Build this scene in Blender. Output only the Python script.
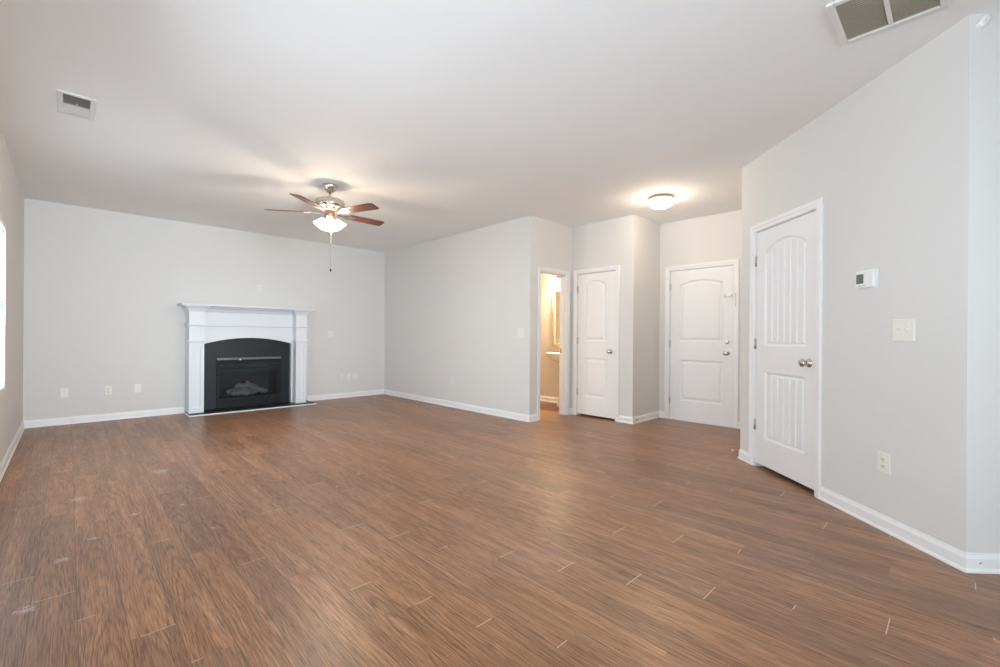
import bpy, bmesh, math, random
from mathutils import Vector, Matrix
R = math.radians
sc = bpy.context.scene
col = sc.collection
for o in list(bpy.data.objects): bpy.data.objects.remove(o)
random.seed(4)

# ------------------------------------------------------------------ camera, world, daylight, exposure
CAMZ = 1.144
cd = bpy.data.cameras.new('camera'); cam = bpy.data.objects.new('camera', cd); col.objects.link(cam)
cd.sensor_width = 36.0; cd.lens = 444.66 * 36 / 1000; cd.shift_y = 0.0021; cd.clip_start = 0.02
cam.matrix_world = (Matrix.Translation((0, 0, CAMZ)) @ Matrix.Rotation(R(45.885 - 90), 4, 'Z')
                    @ Matrix.Rotation(R(90), 4, 'X') @ Matrix.Rotation(R(0.396), 4, 'Z'))
sc.camera = cam
w = bpy.data.worlds.new('sky'); sc.world = w; w.use_nodes = True
bg = w.node_tree.nodes['Background']; bg.inputs[0].default_value = (0.80, 0.90, 1.0, 1); bg.inputs[1].default_value = 1.5
vs = sc.view_settings; vs.view_transform = 'Standard'; vs.look = 'None'; vs.gamma = 1; vs.use_curve_mapping = False
vs.exposure = 0.30
sc.cycles.use_denoising = True
sc.cycles.max_bounces = 12; sc.cycles.diffuse_bounces = 8
sc.cycles.sample_clamp_indirect = 6

def daylight(name, loc, direction, sx, sy, power, color=(0.77, 0.90, 1.0)):
    l = bpy.data.lights.new(name, 'AREA'); l.shape = 'RECTANGLE'; l.size = sx; l.size_y = sy
    l.energy = power; l.color = color
    o = bpy.data.objects.new(name, l); col.objects.link(o); o.location = loc
    o.rotation_euler = Vector(direction).to_track_quat('-Z', 'Y').to_euler()
    return o
# lamps standing outside the openings: window daylight, plus added fill behind the camera
rd = daylight('added_fill_rear', (0.75, -5.85, 1.15), (0.02, 1, 0.04), 1.9, 2.0, 53)  # added fill, placed and narrowed to reach the fireplace wall
rd.data.spread = R(50)
daylight('added_fill_left_rear', (-0.62, -2.3, 1.38), (1, 0.45, 0.05), 2.4, 1.4, 42)  # added fill through an invented window, in place of flash from the camera
daylight('daylight_near_window', (-1.9, 1.6, 1.02), (1, 0, 0.0), 2.6, 1.2, 135)
daylight('daylight_far_window', (-2.0, 4.72, 1.05), (1, 0, 0.05), 2.6, 1.5, 290)

# ------------------------------------------------------------------ materials
def mat(name, color, rough=0.5, metal=0.0, spec=None, emit=None, estr=0.0, noise=0.0, nscale=6.0, bump=0.0, bscale=60.0):
    m = bpy.data.materials.new(name); m.use_nodes = True
    nt = m.node_tree; b = nt.nodes['Principled BSDF']
    b.inputs['Base Color'].default_value = (*color, 1); b.inputs['Roughness'].default_value = rough
    b.inputs['Metallic'].default_value = metal
    if spec is not None: b.inputs['Specular IOR Level'].default_value = spec
    if emit: b.inputs['Emission Color'].default_value = (*emit, 1); b.inputs['Emission Strength'].default_value = estr
    tc = nt.nodes.new('ShaderNodeTexCoord')
    n = nt.nodes.new('ShaderNodeTexNoise'); n.inputs['Scale'].default_value = nscale; n.inputs['Detail'].default_value = 3
    nt.links.new(tc.outputs['Object'], n.inputs['Vector'])
    mx = nt.nodes.new('ShaderNodeMix'); mx.data_type = 'RGBA'
    mx.inputs['A'].default_value = (*[c * (1 - noise) for c in color], 1)
    mx.inputs['B'].default_value = (*[min(1, c * (1 + noise)) for c in color], 1)
    nt.links.new(n.outputs['Fac'], mx.inputs['Factor']); nt.links.new(mx.outputs['Result'], b.inputs['Base Color'])
    if bump:
        n2 = nt.nodes.new('ShaderNodeTexNoise'); n2.inputs['Scale'].default_value = bscale
        nt.links.new(tc.outputs['Object'], n2.inputs['Vector'])
        bp = nt.nodes.new('ShaderNodeBump'); bp.inputs['Strength'].default_value = bump; bp.inputs['Distance'].default_value = 0.002
        nt.links.new(n2.outputs['Fac'], bp.inputs['Height']); nt.links.new(bp.outputs['Normal'], b.inputs['Normal'])
    return m
M = {}
M['wall'] = mat('wall_paint', (0.685, 0.674, 0.655), 0.75, noise=0.012, nscale=2, bump=0.15, bscale=180)
M['ceiling'] = mat('ceiling_paint', (0.86, 0.865, 0.86), 0.9, noise=0.012, nscale=2, bump=0.2, bscale=120)
M['bath_wall'] = mat('bathroom_paint', (0.68, 0.63, 0.55), 0.75, noise=0.012, nscale=2, bump=0.15, bscale=180)
M['trim'] = mat('trim_paint', (0.82, 0.82, 0.82), 0.4, noise=0.01)
M['door'] = mat('door_paint', (0.80, 0.80, 0.80), 0.42, noise=0.01)
M['mantel'] = mat('mantel_paint', (0.73, 0.755, 0.78), 0.4, noise=0.01)
M['slate'] = mat('black_slate', (0.012, 0.0155, 0.018), 0.42, spec=0.3, noise=0.35, nscale=5, bump=0.3, bscale=25)
M['black_metal'] = mat('black_metal', (0.007, 0.009, 0.010), 0.5, spec=0.25, noise=0.1)
M['bar_metal'] = mat('grey_enamel', (0.16, 0.17, 0.17), 0.3, metal=0.5, noise=0.1)
M['firebrick'] = mat('firebox_lining', (0.075, 0.088, 0.092), 0.9, noise=0.3, nscale=8, bump=0.3)
M['log'] = mat('ceramic_log', (0.34, 0.34, 0.33), 0.9, noise=0.4, nscale=14, bump=0.8, bscale=30)
M['nickel'] = mat('brushed_nickel', (0.62, 0.57, 0.51), 0.24, metal=1.0, noise=0.05, nscale=30)
M['hinge'] = mat('satin_hinge', (0.55, 0.53, 0.50), 0.4, metal=0.9, noise=0.05)
M['bronze'] = mat('warm_bronze', (0.48, 0.30, 0.19), 0.3, metal=1.0, noise=0.05)
M['chain'] = mat('dark_chain', (0.30, 0.26, 0.20), 0.4, metal=0.8)
M['fob'] = mat('dark_fob', (0.02, 0.015, 0.012), 0.5)
M['ivory'] = mat('ivory_plastic', (0.78, 0.77, 0.71), 0.4)
M['beige'] = mat('painted_plate', (0.76, 0.75, 0.72), 0.45)
M['slot'] = mat('dark_slot', (0.05, 0.045, 0.04), 0.6)
M['white_plastic'] = mat('white_plastic', (0.80, 0.80, 0.79), 0.4)
M['lcd'] = mat('lcd_display', (0.13, 0.16, 0.14), 0.25)
M['vent_white'] = mat('vent_enamel', (0.74, 0.74, 0.72), 0.5)
M['vent_slat'] = mat('vent_slat_dusty', (0.56, 0.51, 0.43), 0.6, noise=0.1)
M['vent_dark'] = mat('vent_duct', (0.10, 0.095, 0.085), 0.9)
M['vent_filter'] = mat('vent_filter_media', (0.42, 0.37, 0.29), 0.95, noise=0.15, nscale=20)
M['porcelain'] = mat('porcelain', (0.82, 0.80, 0.76), 0.15)
M['sill_gap'] = mat('dark_gap', (0.01, 0.01, 0.01), 0.9)
M['brass'] = mat('brass', (0.45, 0.32, 0.16), 0.35, metal=1.0)
M['mirror'] = mat('mirror_glass', (0.85, 0.85, 0.85), 0.03, metal=1.0)
M['frame_wood'] = mat('mirror_frame_wood', (0.55, 0.40, 0.27), 0.4, noise=0.15, nscale=12)
M['plaster'] = mat('dried_plaster', (0.62, 0.60, 0.57), 0.9, noise=0.2, nscale=40)

def glass_mat():
    m = bpy.data.materials.new('fireplace_glass'); m.use_nodes = True; nt = m.node_tree
    for n in list(nt.nodes): nt.nodes.remove(n)
    out = nt.nodes.new('ShaderNodeOutputMaterial'); mx = nt.nodes.new('ShaderNodeMixShader')
    tr = nt.nodes.new('ShaderNodeBsdfTransparent'); tr.inputs[0].default_value = (0.75, 0.78, 0.79, 1)
    gl = nt.nodes.new('ShaderNodeBsdfGlossy'); gl.inputs['Roughness'].default_value = 0.06
    gl.inputs['Color'].default_value = (0.6, 0.65, 0.68, 1)
    fr = nt.nodes.new('ShaderNodeFresnel'); fr.inputs[0].default_value = 1.5
    nt.links.new(fr.outputs[0], mx.inputs[0]); nt.links.new(tr.outputs[0], mx.inputs[1]); nt.links.new(gl.outputs[0], mx.inputs[2])
    nt.links.new(mx.outputs[0], out.inputs[0]); return m
M['glass'] = glass_mat()

def lamp_glass(name, color, strength):
    m = bpy.data.materials.new(name); m.use_nodes = True; nt = m.node_tree
    for n in list(nt.nodes): nt.nodes.remove(n)
    out = nt.nodes.new('ShaderNodeOutputMaterial'); ad = nt.nodes.new('ShaderNodeAddShader')
    mx = nt.nodes.new('ShaderNodeMixShader'); mx.inputs[0].default_value = 0.45
    tr = nt.nodes.new('ShaderNodeBsdfTransparent'); tr.inputs[0].default_value = (1, 0.97, 0.92, 1)
    tl = nt.nodes.new('ShaderNodeBsdfTranslucent'); tl.inputs[0].default_value = (0.9, 0.88, 0.84, 1)
    em = nt.nodes.new('ShaderNodeEmission'); em.inputs[0].default_value = (*color, 1); em.inputs[1].default_value = strength
    nt.links.new(tl.outputs[0], mx.inputs[1]); nt.links.new(tr.outputs[0], mx.inputs[2])
    nt.links.new(mx.outputs[0], ad.inputs[0]); nt.links.new(em.outputs[0], ad.inputs[1]); nt.links.new(ad.outputs[0], out.inputs[0])
    return m
M['shade'] = lamp_glass('lit_frosted_shade', (1.0, 0.90, 0.76), 3.5)
M['dome'] = lamp_glass('lit_frosted_dome', (1.0, 0.92, 0.80), 3.0)
M['vanity_shade'] = lamp_glass('lit_vanity_shade', (1.0, 0.90, 0.72), 5.0)
M['bulb'] = mat('bulb', (1, 0.95, 0.85), 0.5, emit=(1.0, 0.88, 0.7), estr=6)

def blind_mat():
    m = bpy.data.materials.new('blind_vinyl'); m.use_nodes = True; nt = m.node_tree
    for n in list(nt.nodes): nt.nodes.remove(n)
    out = nt.nodes.new('ShaderNodeOutputMaterial'); mx = nt.nodes.new('ShaderNodeMixShader'); mx.inputs[0].default_value = 0.5
    df = nt.nodes.new('ShaderNodeBsdfDiffuse'); df.inputs[0].default_value = (0.85, 0.87, 0.88, 1)
    tl = nt.nodes.new('ShaderNodeBsdfTranslucent'); tl.inputs[0].default_value = (0.85, 0.88, 0.9, 1)
    nt.links.new(df.outputs[0], mx.inputs[1]); nt.links.new(tl.outputs[0], mx.inputs[2]); nt.links.new(mx.outputs[0], out.inputs[0])
    return m
M['blind'] = blind_mat()

def wood_blade():
    m = mat('fan_blade_wood', (0.20, 0.065, 0.03), 0.35, noise=0.0); nt = m.node_tree; b = nt.nodes['Principled BSDF']
    tc = nt.nodes.new('ShaderNodeTexCoord'); mp = nt.nodes.new('ShaderNodeMapping'); mp.inputs['Scale'].default_value = (3, 60, 10)
    n = nt.nodes.new('ShaderNodeTexNoise'); n.inputs['Scale'].default_value = 1.0; n.inputs['Detail'].default_value = 4
    cr = nt.nodes.new('ShaderNodeValToRGB'); cr.color_ramp.elements[0].color = (0.055, 0.020, 0.012, 1); cr.color_ramp.elements[1].color = (0.17, 0.058, 0.032, 1)
    cr.color_ramp.elements[0].position = .3; cr.color_ramp.elements[1].position = .7
    nt.links.new(tc.outputs['Object'], mp.inputs[0]); nt.links.new(mp.outputs[0], n.inputs['Vector']); nt.links.new(n.outputs['Fac'], cr.inputs[0])
    nt.links.new(cr.outputs[0], b.inputs['Base Color']); return m
M['blade'] = wood_blade()

PLANK_W, PLANK_L = 0.14, 1.20
SPOTS = [(-0.121, 2.669, .05), (-0.019, 3.134, .05), (0.10, 3.35, .035), (0.62, 3.05, .025), (0.55, 3.6, .03), (1.45, 3.25, .02), (1.72, 3.42, .025),
         (2.58, 2.15, .016), (0.05, 4.2, .10), (0.55, 4.6, .12), (2.04, 1.03, .008), (0.30, 3.62, .04)]
def floor_mat():
    m = bpy.data.materials.new('laminate_planks'); m.use_nodes = True; nt = m.node_tree
    N = nt.nodes; Lk = nt.links; b = N['Principled BSDF']
    def V(x): return x
    def math_(op, a, b_=None, c=None):
        n = N.new('ShaderNodeMath'); n.operation = op
        for i, x in enumerate((a, b_, c)):
            if x is None: continue
            if isinstance(x, (int, float)): n.inputs[i].default_value = x
            else: Lk.new(x, n.inputs[i])
        return n.outputs[0]
    def comb(x, y, z=0.0):
        n = N.new('ShaderNodeCombineXYZ')
        for i, q in enumerate((x, y, z)):
            if isinstance(q, (int, float)): n.inputs[i].default_value = q
            else: Lk.new(q, n.inputs[i])
        return n.outputs[0]
    def noise(vec, scale, detail=3, rough=.5, dist=0.0):
        n = N.new('ShaderNodeTexNoise'); n.inputs['Scale'].default_value = scale; n.inputs['Detail'].default_value = detail
        n.inputs['Roughness'].default_value = rough; n.inputs['Distortion'].default_value = dist
        Lk.new(vec, n.inputs['Vector']); return n.outputs['Fac']
    def white(vec):
        n = N.new('ShaderNodeTexWhiteNoise'); n.noise_dimensions = '3D'; Lk.new(vec, n.inputs['Vector']); return n.outputs
    def ramp(f, stops):
        n = N.new('ShaderNodeValToRGB'); e = n.color_ramp.elements
        while len(e) < len(stops): e.new(0.5)
        for q, (p, c) in zip(e, stops): q.position = p; q.color = (*c, 1)
        Lk.new(f, n.inputs[0]); return n.outputs[0]
    def mix(f, a, b_, mode='MIX'):
        n = N.new('ShaderNodeMix'); n.data_type = 'RGBA'; n.blend_type = mode
        for k, x in (('Factor', f), ('A', a), ('B', b_)):
            if isinstance(x, (int, float)): n.inputs[k].default_value = x
            elif isinstance(x, tuple): n.inputs[k].default_value = (*x, 1)
            else: Lk.new(x, n.inputs[k])
        return n.outputs['Result']
    tc = N.new('ShaderNodeTexCoord'); sp = N.new('ShaderNodeSeparateXYZ'); Lk.new(tc.outputs['Object'], sp.inputs[0])
    x, y = sp.outputs[0], sp.outputs[1]
    xs = math_('DIVIDE', math_('SUBTRACT', x, 0.17), PLANK_W)
    row = math_('FLOOR', xs); fx = math_('FRACT', xs)
    roff = white(comb(row, 7.3))[0]
    ys = math_('DIVIDE', math_('ADD', math_('SUBTRACT', y, 1.60 + 0.29 * 6), math_('MULTIPLY', row, 0.29)), PLANK_L)
    pk = math_('FLOOR', ys); fy = math_('FRACT', ys)
    wn = white(comb(row, pk, 1.7)); rnd = wn[0]
    rnd2 = white(comb(row, pk, 9.1))[0]
    # oak figure: nested cathedral arches on some boards, straight grain on the others
    oy = math_('MULTIPLY', rnd, 31.0); ox = math_('MULTIPLY', rnd2, 17.0)
    gx = math_('ADD', math_('MULTIPLY', x, 1.0), ox)
    warp = noise(comb(math_('MULTIPLY', gx, 6.0), math_('ADD', math_('MULTIPLY', y, 1.5), oy), rnd), 1.0, 3, .5)
    warp2 = noise(comb(math_('MULTIPLY', gx, 18.0), math_('ADD', math_('MULTIPLY', y, 2.2), oy), rnd2), 1.0, 2, .5)
    flag = ramp(rnd2, [(0.38, (0, 0, 0)), (0.46, (1, 1, 1))])
    cx = math_('SUBTRACT', fx, math_('MULTIPLY_ADD', rnd, 0.5, 0.25))
    arch = math_('ADD', math_('MULTIPLY', math_('MULTIPLY', cx, cx), 15.0), math_('MULTIPLY', y, 5.5))
    straight = math_('MULTIPLY', fx, 7.5)
    q = math_('ADD', math_('MULTIPLY', arch, flag), math_('MULTIPLY', straight, math_('SUBTRACT', 1.0, flag)))
    q = math_('ADD', q, math_('ADD', math_('MULTIPLY', warp, 5.0), math_('MULTIPLY', warp2, 0.9)))
    rings = math_('MULTIPLY_ADD', math_('SINE', math_('MULTIPLY', q, 6.283)), 0.5, 0.5)
    amp = ramp(noise(comb(math_('MULTIPLY', gx, 9.0), math_('MULTIPLY', y, 1.1), rnd), 1.0, 2), [(0.38, (.15, .15, .15)), (0.62, (1, 1, 1))])
    rings = math_('MULTIPLY', math_('POWER', rings, 3.0), amp)
    fine = noise(comb(math_('MULTIPLY', x, 260.0), math_('MULTIPLY', y, 9.0), rnd), 1.0, 4, .6)
    mid = noise(comb(math_('MULTIPLY', gx, 24.0), math_('MULTIPLY', y, 1.6), rnd2), 1.0, 3, .55)
    base = ramp(mid, [(0.28, (0.225, 0.105, 0.050)), (0.5, (0.305, 0.149, 0.074)), (0.74, (0.400, 0.208, 0.108))])
    c1 = mix(math_('MULTIPLY', rings, 0.52), base, (0.105, 0.047, 0.026))
    finer = ramp(fine, [(0.36, (0.36, 0.33, 0.31)), (0.48, (1, 1, 1)), (0.66, (1.5, 1.52, 1.55))])
    c2 = mix(0.75, c1, finer, 'MULTIPLY')
    tone = ramp(rnd, [(0.0, (0.84, 0.84, 0.85)), (0.5, (1, 1, 1)), (1.0, (1.14, 1.12, 1.10))])
    c3 = mix(1.0, c2, tone, 'MULTIPLY')
    # seams: dark along the boards, pale butt joints
    ex = math_('MINIMUM', fx, math_('SUBTRACT', 1.0, fx)); long_ = math_('LESS_THAN', ex, 0.011)
    ey = math_('MINIMUM', fy, math_('SUBTRACT', 1.0, fy)); butt = math_('LESS_THAN', ey, 0.0014)
    patchy = math_('GREATER_THAN', noise(comb(math_('MULTIPLY', x, 5.0), math_('MULTIPLY', y, 1.3)), 1.0, 2), 0.49)
    c4 = mix(math_('MULTIPLY', long_, 0.6), c3, (0.045, 0.022, 0.014))
    c5 = mix(math_('MULTIPLY', math_('MULTIPLY', butt, patchy), 0.9), c4, (0.66, 0.52, 0.38))
    # dusty film left on the boards and dried spots
    film = noise(comb(math_('MULTIPLY', x, 0.8), math_('MULTIPLY', y, 0.6)), 1.6, 4, .6)
    filmf = ramp(film, [(0.42, (0, 0, 0)), (0.68, (1, 1, 1))])
    c6 = mix(math_('MULTIPLY', filmf, 0.12), c5, (0.40, 0.36, 0.34))
    acc = None
    wob = noise(comb(x, y), 55.0, 4, .7)
    for (sx, sy, sr) in SPOTS:
        dd = math_('SQRT', math_('ADD', math_('POWER', math_('SUBTRACT', x, sx), 2.0), math_('POWER', math_('SUBTRACT', y, sy), 2.0)))
        s = math_('GREATER_THAN', math_('SUBTRACT', wob, math_('MULTIPLY', math_('DIVIDE', dd, sr), 0.30)), 0.36 if sr > .07 - .06 and sr < .09 else 0.40)
        acc = s if acc is None else math_('MAXIMUM', acc, s)
    c7 = mix(math_('MULTIPLY', acc, 0.45), c6, (0.62, 0.58, 0.55))
    Lk.new(c7, b.inputs['Base Color'])
    rg = math_('MULTIPLY_ADD', film, 0.16, 0.25)
    rg = math_('ADD', rg, math_('MULTIPLY', fine, 0.08))
    Lk.new(rg, b.inputs['Roughness']); b.inputs['Specular IOR Level'].default_value = 0.5
    bp = N.new('ShaderNodeBump'); bp.inputs['Strength'].default_value = 0.25; bp.inputs['Distance'].default_value = 0.0015
    hgt = math_('SUBTRACT', math_('MULTIPLY', fine, 0.35), math_('MAXIMUM', long_, butt))
    Lk.new(hgt, bp.inputs['Height']); Lk.new(bp.outputs['Normal'], b.inputs['Normal'])
    return m
M['floor'] = floor_mat()

# ------------------------------------------------------------------ mesh helpers
class MB:
    def __init__(s): s.v = []; s.f = []; s.sm = []
    def add(s, vs_, fs, smooth=False):
        o = len(s.v); s.v += [tuple(v) for v in vs_]; s.f += [tuple(i + o for i in f) for f in fs]; s.sm += [smooth] * len(fs)
        return s
    def box(s, x0, x1, y0, y1, z0, z1):
        x0, x1 = sorted((x0, x1)); y0, y1 = sorted((y0, y1)); z0, z1 = sorted((z0, z1))
        return s.add([(x0, y0, z0), (x1, y0, z0), (x1, y1, z0), (x0, y1, z0), (x0, y0, z1), (x1, y0, z1), (x1, y1, z1), (x0, y1, z1)],
                     [(0, 3, 2, 1), (4, 5, 6, 7), (0, 1, 5, 4), (1, 2, 6, 5), (2, 3, 7, 6), (3, 0, 4, 7)])
    def prism(s, pts, z0, z1):            # pts CCW in xy
        n = len(pts)
        return s.add([(p[0], p[1], z0) for p in pts] + [(p[0], p[1], z1) for p in pts],
                     [tuple(reversed(range(n))), tuple(range(n, 2 * n))] + [(i, (i + 1) % n, n + (i + 1) % n, n + i) for i in range(n)])
    def prism_y(s, pts, y0, y1):          # pts (x,z) CCW seen from -y
        n = len(pts)
        return s.add([(p[0], y0, p[1]) for p in pts] + [(p[0], y1, p[1]) for p in pts],
                     [tuple(range(n)), tuple(reversed(range(n, 2 * n)))] + [(i, n + i, n + (i + 1) % n, (i + 1) % n) for i in range(n)])
    def loft(s, rings, closed=True, cap=True, smooth=False):
        n = len(rings[0]); vs_ = [p for r in rings for p in r]; fs = []
        for k in range(len(rings) - 1):
            for i in range(n if closed else n - 1):
                j = (i + 1) % n; fs.append((k * n + i, k * n + j, (k + 1) * n + j, (k + 1) * n + i))
        if cap: fs += [tuple(reversed(range(n))), tuple(range((len(rings) - 1) * n, len(rings) * n))]
        return s.add(vs_, fs, smooth)
    def lathe(s, prof, seg=32, center=(0, 0, 0), smooth=True, cap=True):   # prof (r,z)
        rings = [[(center[0] + r * math.cos(2 * math.pi * i / seg), center[1] + r * math.sin(2 * math.pi * i / seg), center[2] + z) for i in range(seg)] for r, z in prof]
        return s.loft(rings, True, cap, smooth)
    def tube(s, pts, r, seg=10, cap=True):
        pts = [Vector(p) for p in pts]; rings = []
        for i, p in enumerate(pts):
            t = (pts[min(i + 1, len(pts) - 1)] - pts[max(i - 1, 0)]).normalized()
            a = t.cross(Vector((0, 0, 1)) if abs(t.z) < .95 else Vector((1, 0, 0))).normalized(); b = t.cross(a)
            rr = r[i] if isinstance(r, (list, tuple)) else r
            rings.append([tuple(p + (a * math.cos(2 * math.pi * k / seg) + b * math.sin(2 * math.pi * k / seg)) * rr) for k in range(seg)])
        return s.loft(rings, True, cap, True)
    def xf(s, m):
        s.v = [tuple(m @ Vector(v)) for v in s.v]; return s
    def build(s, name, m, parent=None, bevel=0.0, seg=2):
        me = bpy.data.meshes.new(name); me.from_pydata(s.v, [], s.f); me.update()
        bm = bmesh.new(); bm.from_mesh(me); bmesh.ops.recalc_face_normals(bm, faces=bm.faces); bm.to_mesh(me); bm.free()
        for p, sm in zip(me.polygons, s.sm): p.use_smooth = sm
        o = bpy.data.objects.new(name, me); col.objects.link(o); me.materials.append(m)
        if parent is not None: o.parent = parent
        if bevel:
            md = o.modifiers.new('bevel', 'BEVEL'); md.width = bevel; md.segments = seg; md.limit_method = 'ANGLE'; md.angle_limit = R(40)
        return o

def tag(o, label=None, cat=None, group=None, kind=None):
    if label: o['label'] = label
    if cat: o['category'] = cat
    if group: o['group'] = group
    if kind: o['kind'] = kind
    return o
def empty(name, loc=(0, 0, 0), rz=0.0, **k):
    o = bpy.data.objects.new(name, None); col.objects.link(o); o.location = loc; o.rotation_euler = (0, 0, rz); o.empty_display_size = .1
    return tag(o, **k)
def copy_tree(o, parent=None):
    c = o.copy(); col.objects.link(c)
    if parent is not None: c.parent = parent
    for ch in list(o.children): copy_tree(ch, c)
    return c

# ------------------------------------------------------------------ the room
H = 2.74; T = 0.12
L, A, B, C, D, E, F = -0.388, 7.742, 4.389, 3.957, 5.298, 2.963, 6.031
P1, P2 = (4.555, 1.43), (3.175, -0.03)
G2 = (4.55, -1.46)
PATH = [(L, -5.6), (L, A), (B, A), (B, C), (D, C), (D, E), (F, E), (F, P1[1]), P1, P2, G2, (G2[0], -5.6)]
NAMES = ['wall_left', 'wall_fireplace', 'wall_middle', 'wall_bathroom', 'wall_closet', 'wall_entry_left', 'wall_entry', 'wall_entry_right', 'wall_right', 'wall_far_right', 'wall_rear_right', 'wall_rear']
WLAB = ['left wall with the blind covered window', 'wide back wall behind the white fireplace', 'plain middle wall between fireplace wall and bathroom doorway',
        'short wall around the open bathroom doorway', 'wall around the closet door beside the bathroom', 'narrow wall between closet door and front door',
        'wall around the front door', 'side wall of the entry behind the right door wall', 'angled right wall with plank panel door and thermostat',
        'wall strip at the far right edge', 'unseen wall right of the camera', 'wall behind the camera']
def mitre(path, i, off, side):     # side +1: left of travel (outside), -1: right (room)
    n = len(path); p = Vector(path[i]); a = (p - Vector(path[i - 1])).normalized(); b = (Vector(path[(i + 1) % n]) - p).normalized()
    na = Vector((-a.y, a.x)) * side; nb = Vector((-b.y, b.x)) * side
    m = (na + nb); m = m / m.length; k = off / max(0.3, m.dot(na))
    return p + m * k
def seg_pt(i, s, off, side):
    p = Vector(PATH[i]); d = (Vector(PATH[(i + 1) % len(PATH)]) - p).normalized()
    return p + d * s + Vector((-d.y, d.x)) * side * off
OPEN = {0: [(2.0, 4.6, .66, 2.05), (6.25, 8.35, .66, 2.05), (9.40, 11.22, .66, 2.05)], 1: [(1.60 - L, 2.46 - L, .03, .76)],
        3: [(0.200, 0.796, 0, 2.035)], 4: [(0.100, 0.735, 0, 2.045)], 6: [(0.148, 0.985, 0, 2.065)],
        8: [(0.222, 0.985, 0, 2.085)], 11: [(2.85, 4.80, 0.0, 2.1)]}
for i, nm in enumerate(NAMES):
    n = len(PATH); p, q = Vector(PATH[i]), Vector(PATH[(i + 1) % n]); ln = (q - p).length
    mb = MB(); cuts = sorted(OPEN.get(i, []))
    def foot(s0, s1):
        a = p if s0 <= 0 else seg_pt(i, s0, 0, 1); ao = mitre(PATH, i, T, 1) if s0 <= 0 else seg_pt(i, s0, T, 1)
        b = q if s1 >= ln else seg_pt(i, s1, 0, 1); bo = mitre(PATH, (i + 1) % n, T, 1) if s1 >= ln else seg_pt(i, s1, T, 1)
        return [tuple(a), tuple(b), tuple(bo), tuple(ao)]
    s = 0
    for (a, b, z0, z1) in cuts:
        mb.prism(foot(s, a), 0, H)
        if z0 > 0: mb.prism(foot(a, b), 0, z0)
        mb.prism(foot(a, b), z1, H); s = b
    mb.prism(foot(s, ln), 0, H)
    tag(mb.build(nm, M['wall']), WLAB[i], 'wall', kind='structure')
# floor slab, ceiling slab
tag(MB().box(-0.6, 6.35, -5.85, 8.45, -0.1, 0).build('floor', M['floor']), 'brown wood look plank floor', 'floor', kind='structure')
tag(MB().box(-0.6, 6.35, -5.85, 8.45, H, H + .1).build('ceiling', M['ceiling']), 'flat off white ceiling', 'ceiling', kind='structure')
# bathroom and closet enclosure
BU = 6.0
def structbox(nm, m, lab, *b): return tag(MB().box(*b).build(nm, m), lab, 'wall', kind='structure')
structbox('wall_bathroom_back', M['bath_wall'], 'warm lit bathroom wall behind the pedestal sink', BU, BU + .12, F * 0 + 3.09, 6.3, 0, H)
structbox('wall_bathroom_side', M['bath_wall'], 'far side wall of the bathroom', B + T, BU, 6.18, 6.3, 0, H)
structbox('wall_bathroom_left', M['bath_wall'], 'bathroom side of the middle wall', B + T, B + T + .012, C + T, 6.18, 0, H)
structbox('wall_bathroom_front', M['bath_wall'], 'wall between bathroom and closet', D + T * .0, BU, C + T * 0 + .0001 + 0.0, C + T, 0, H) if False else None
structbox('wall_bathroom_front', M['bath_wall'], 'wall between bathroom and closet', D + T, BU, C - .0, C + T, 0, H)
structbox('wall_closet_side', M['wall'], 'side wall inside the right closet', F, F + T, -1.6, P1[1] - T, 0, H)
structbox('wall_closet_rear', M['wall'], 'rear wall inside the right closet', G2[0] + T, F, -1.6, -1.48, 0, H)

# baseboards
BP = [(0, 0), (.019, 0), (.019, .008), (.015, .016), (.012, .020), (.012, .066), (.009, .074), (.005, .084), (.004, .092), (0, .092)]
BCUT = {1: [(1.19 - L, 2.92 - L)], 3: [(0.150, 0.850)], 4: [(0.045, 0.795)], 6: [(0.085, 1.045)], 8: [(0.168, 1.035)], 11: [(2.8, 4.85)]}
for i in range(len(PATH)):
    n = len(PATH); ln = (Vector(PATH[(i + 1) % n]) - Vector(PATH[i])).length
    mb = MB(); s = 0
    for (a, b) in BCUT.get(i, []) + [(ln, ln)]:
        r0 = [(*(mitre(PATH, i, o, -1) if s <= 0 else seg_pt(i, s, o, -1)), z) for o, z in BP]
        r1 = [(*(mitre(PATH, (i + 1) % n, o, -1) if a >= ln else seg_pt(i, a, o, -1)), z) for o, z in BP]
        mb.loft([r0, r1]); s = b
    tag(mb.build('baseboard_' + NAMES[i][5:], M['trim']), 'white baseboard along the ' + WLAB[i].replace('unseen ', ''), 'baseboard', kind='structure')
mb = MB(); mb.loft([[(BU - o, C + T, z) for o, z in BP], [(BU - o, 6.18, z) for o, z in BP]])
tag(mb.build('baseboard_bathroom', M['trim']), 'white baseboard inside the bathroom', 'baseboard', kind='structure')

# frame of a wall segment: local x along the wall, local y INTO the wall, local z up
def wall_frame(i, s=0.0):
    p = seg_pt(i, s, 0, 1); d = (Vector(PATH[(i + 1) % len(PATH)]) - Vector(PATH[i])).normalized()
    return (p.x, p.y, 0), math.atan2(d.y, d.x)

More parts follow.
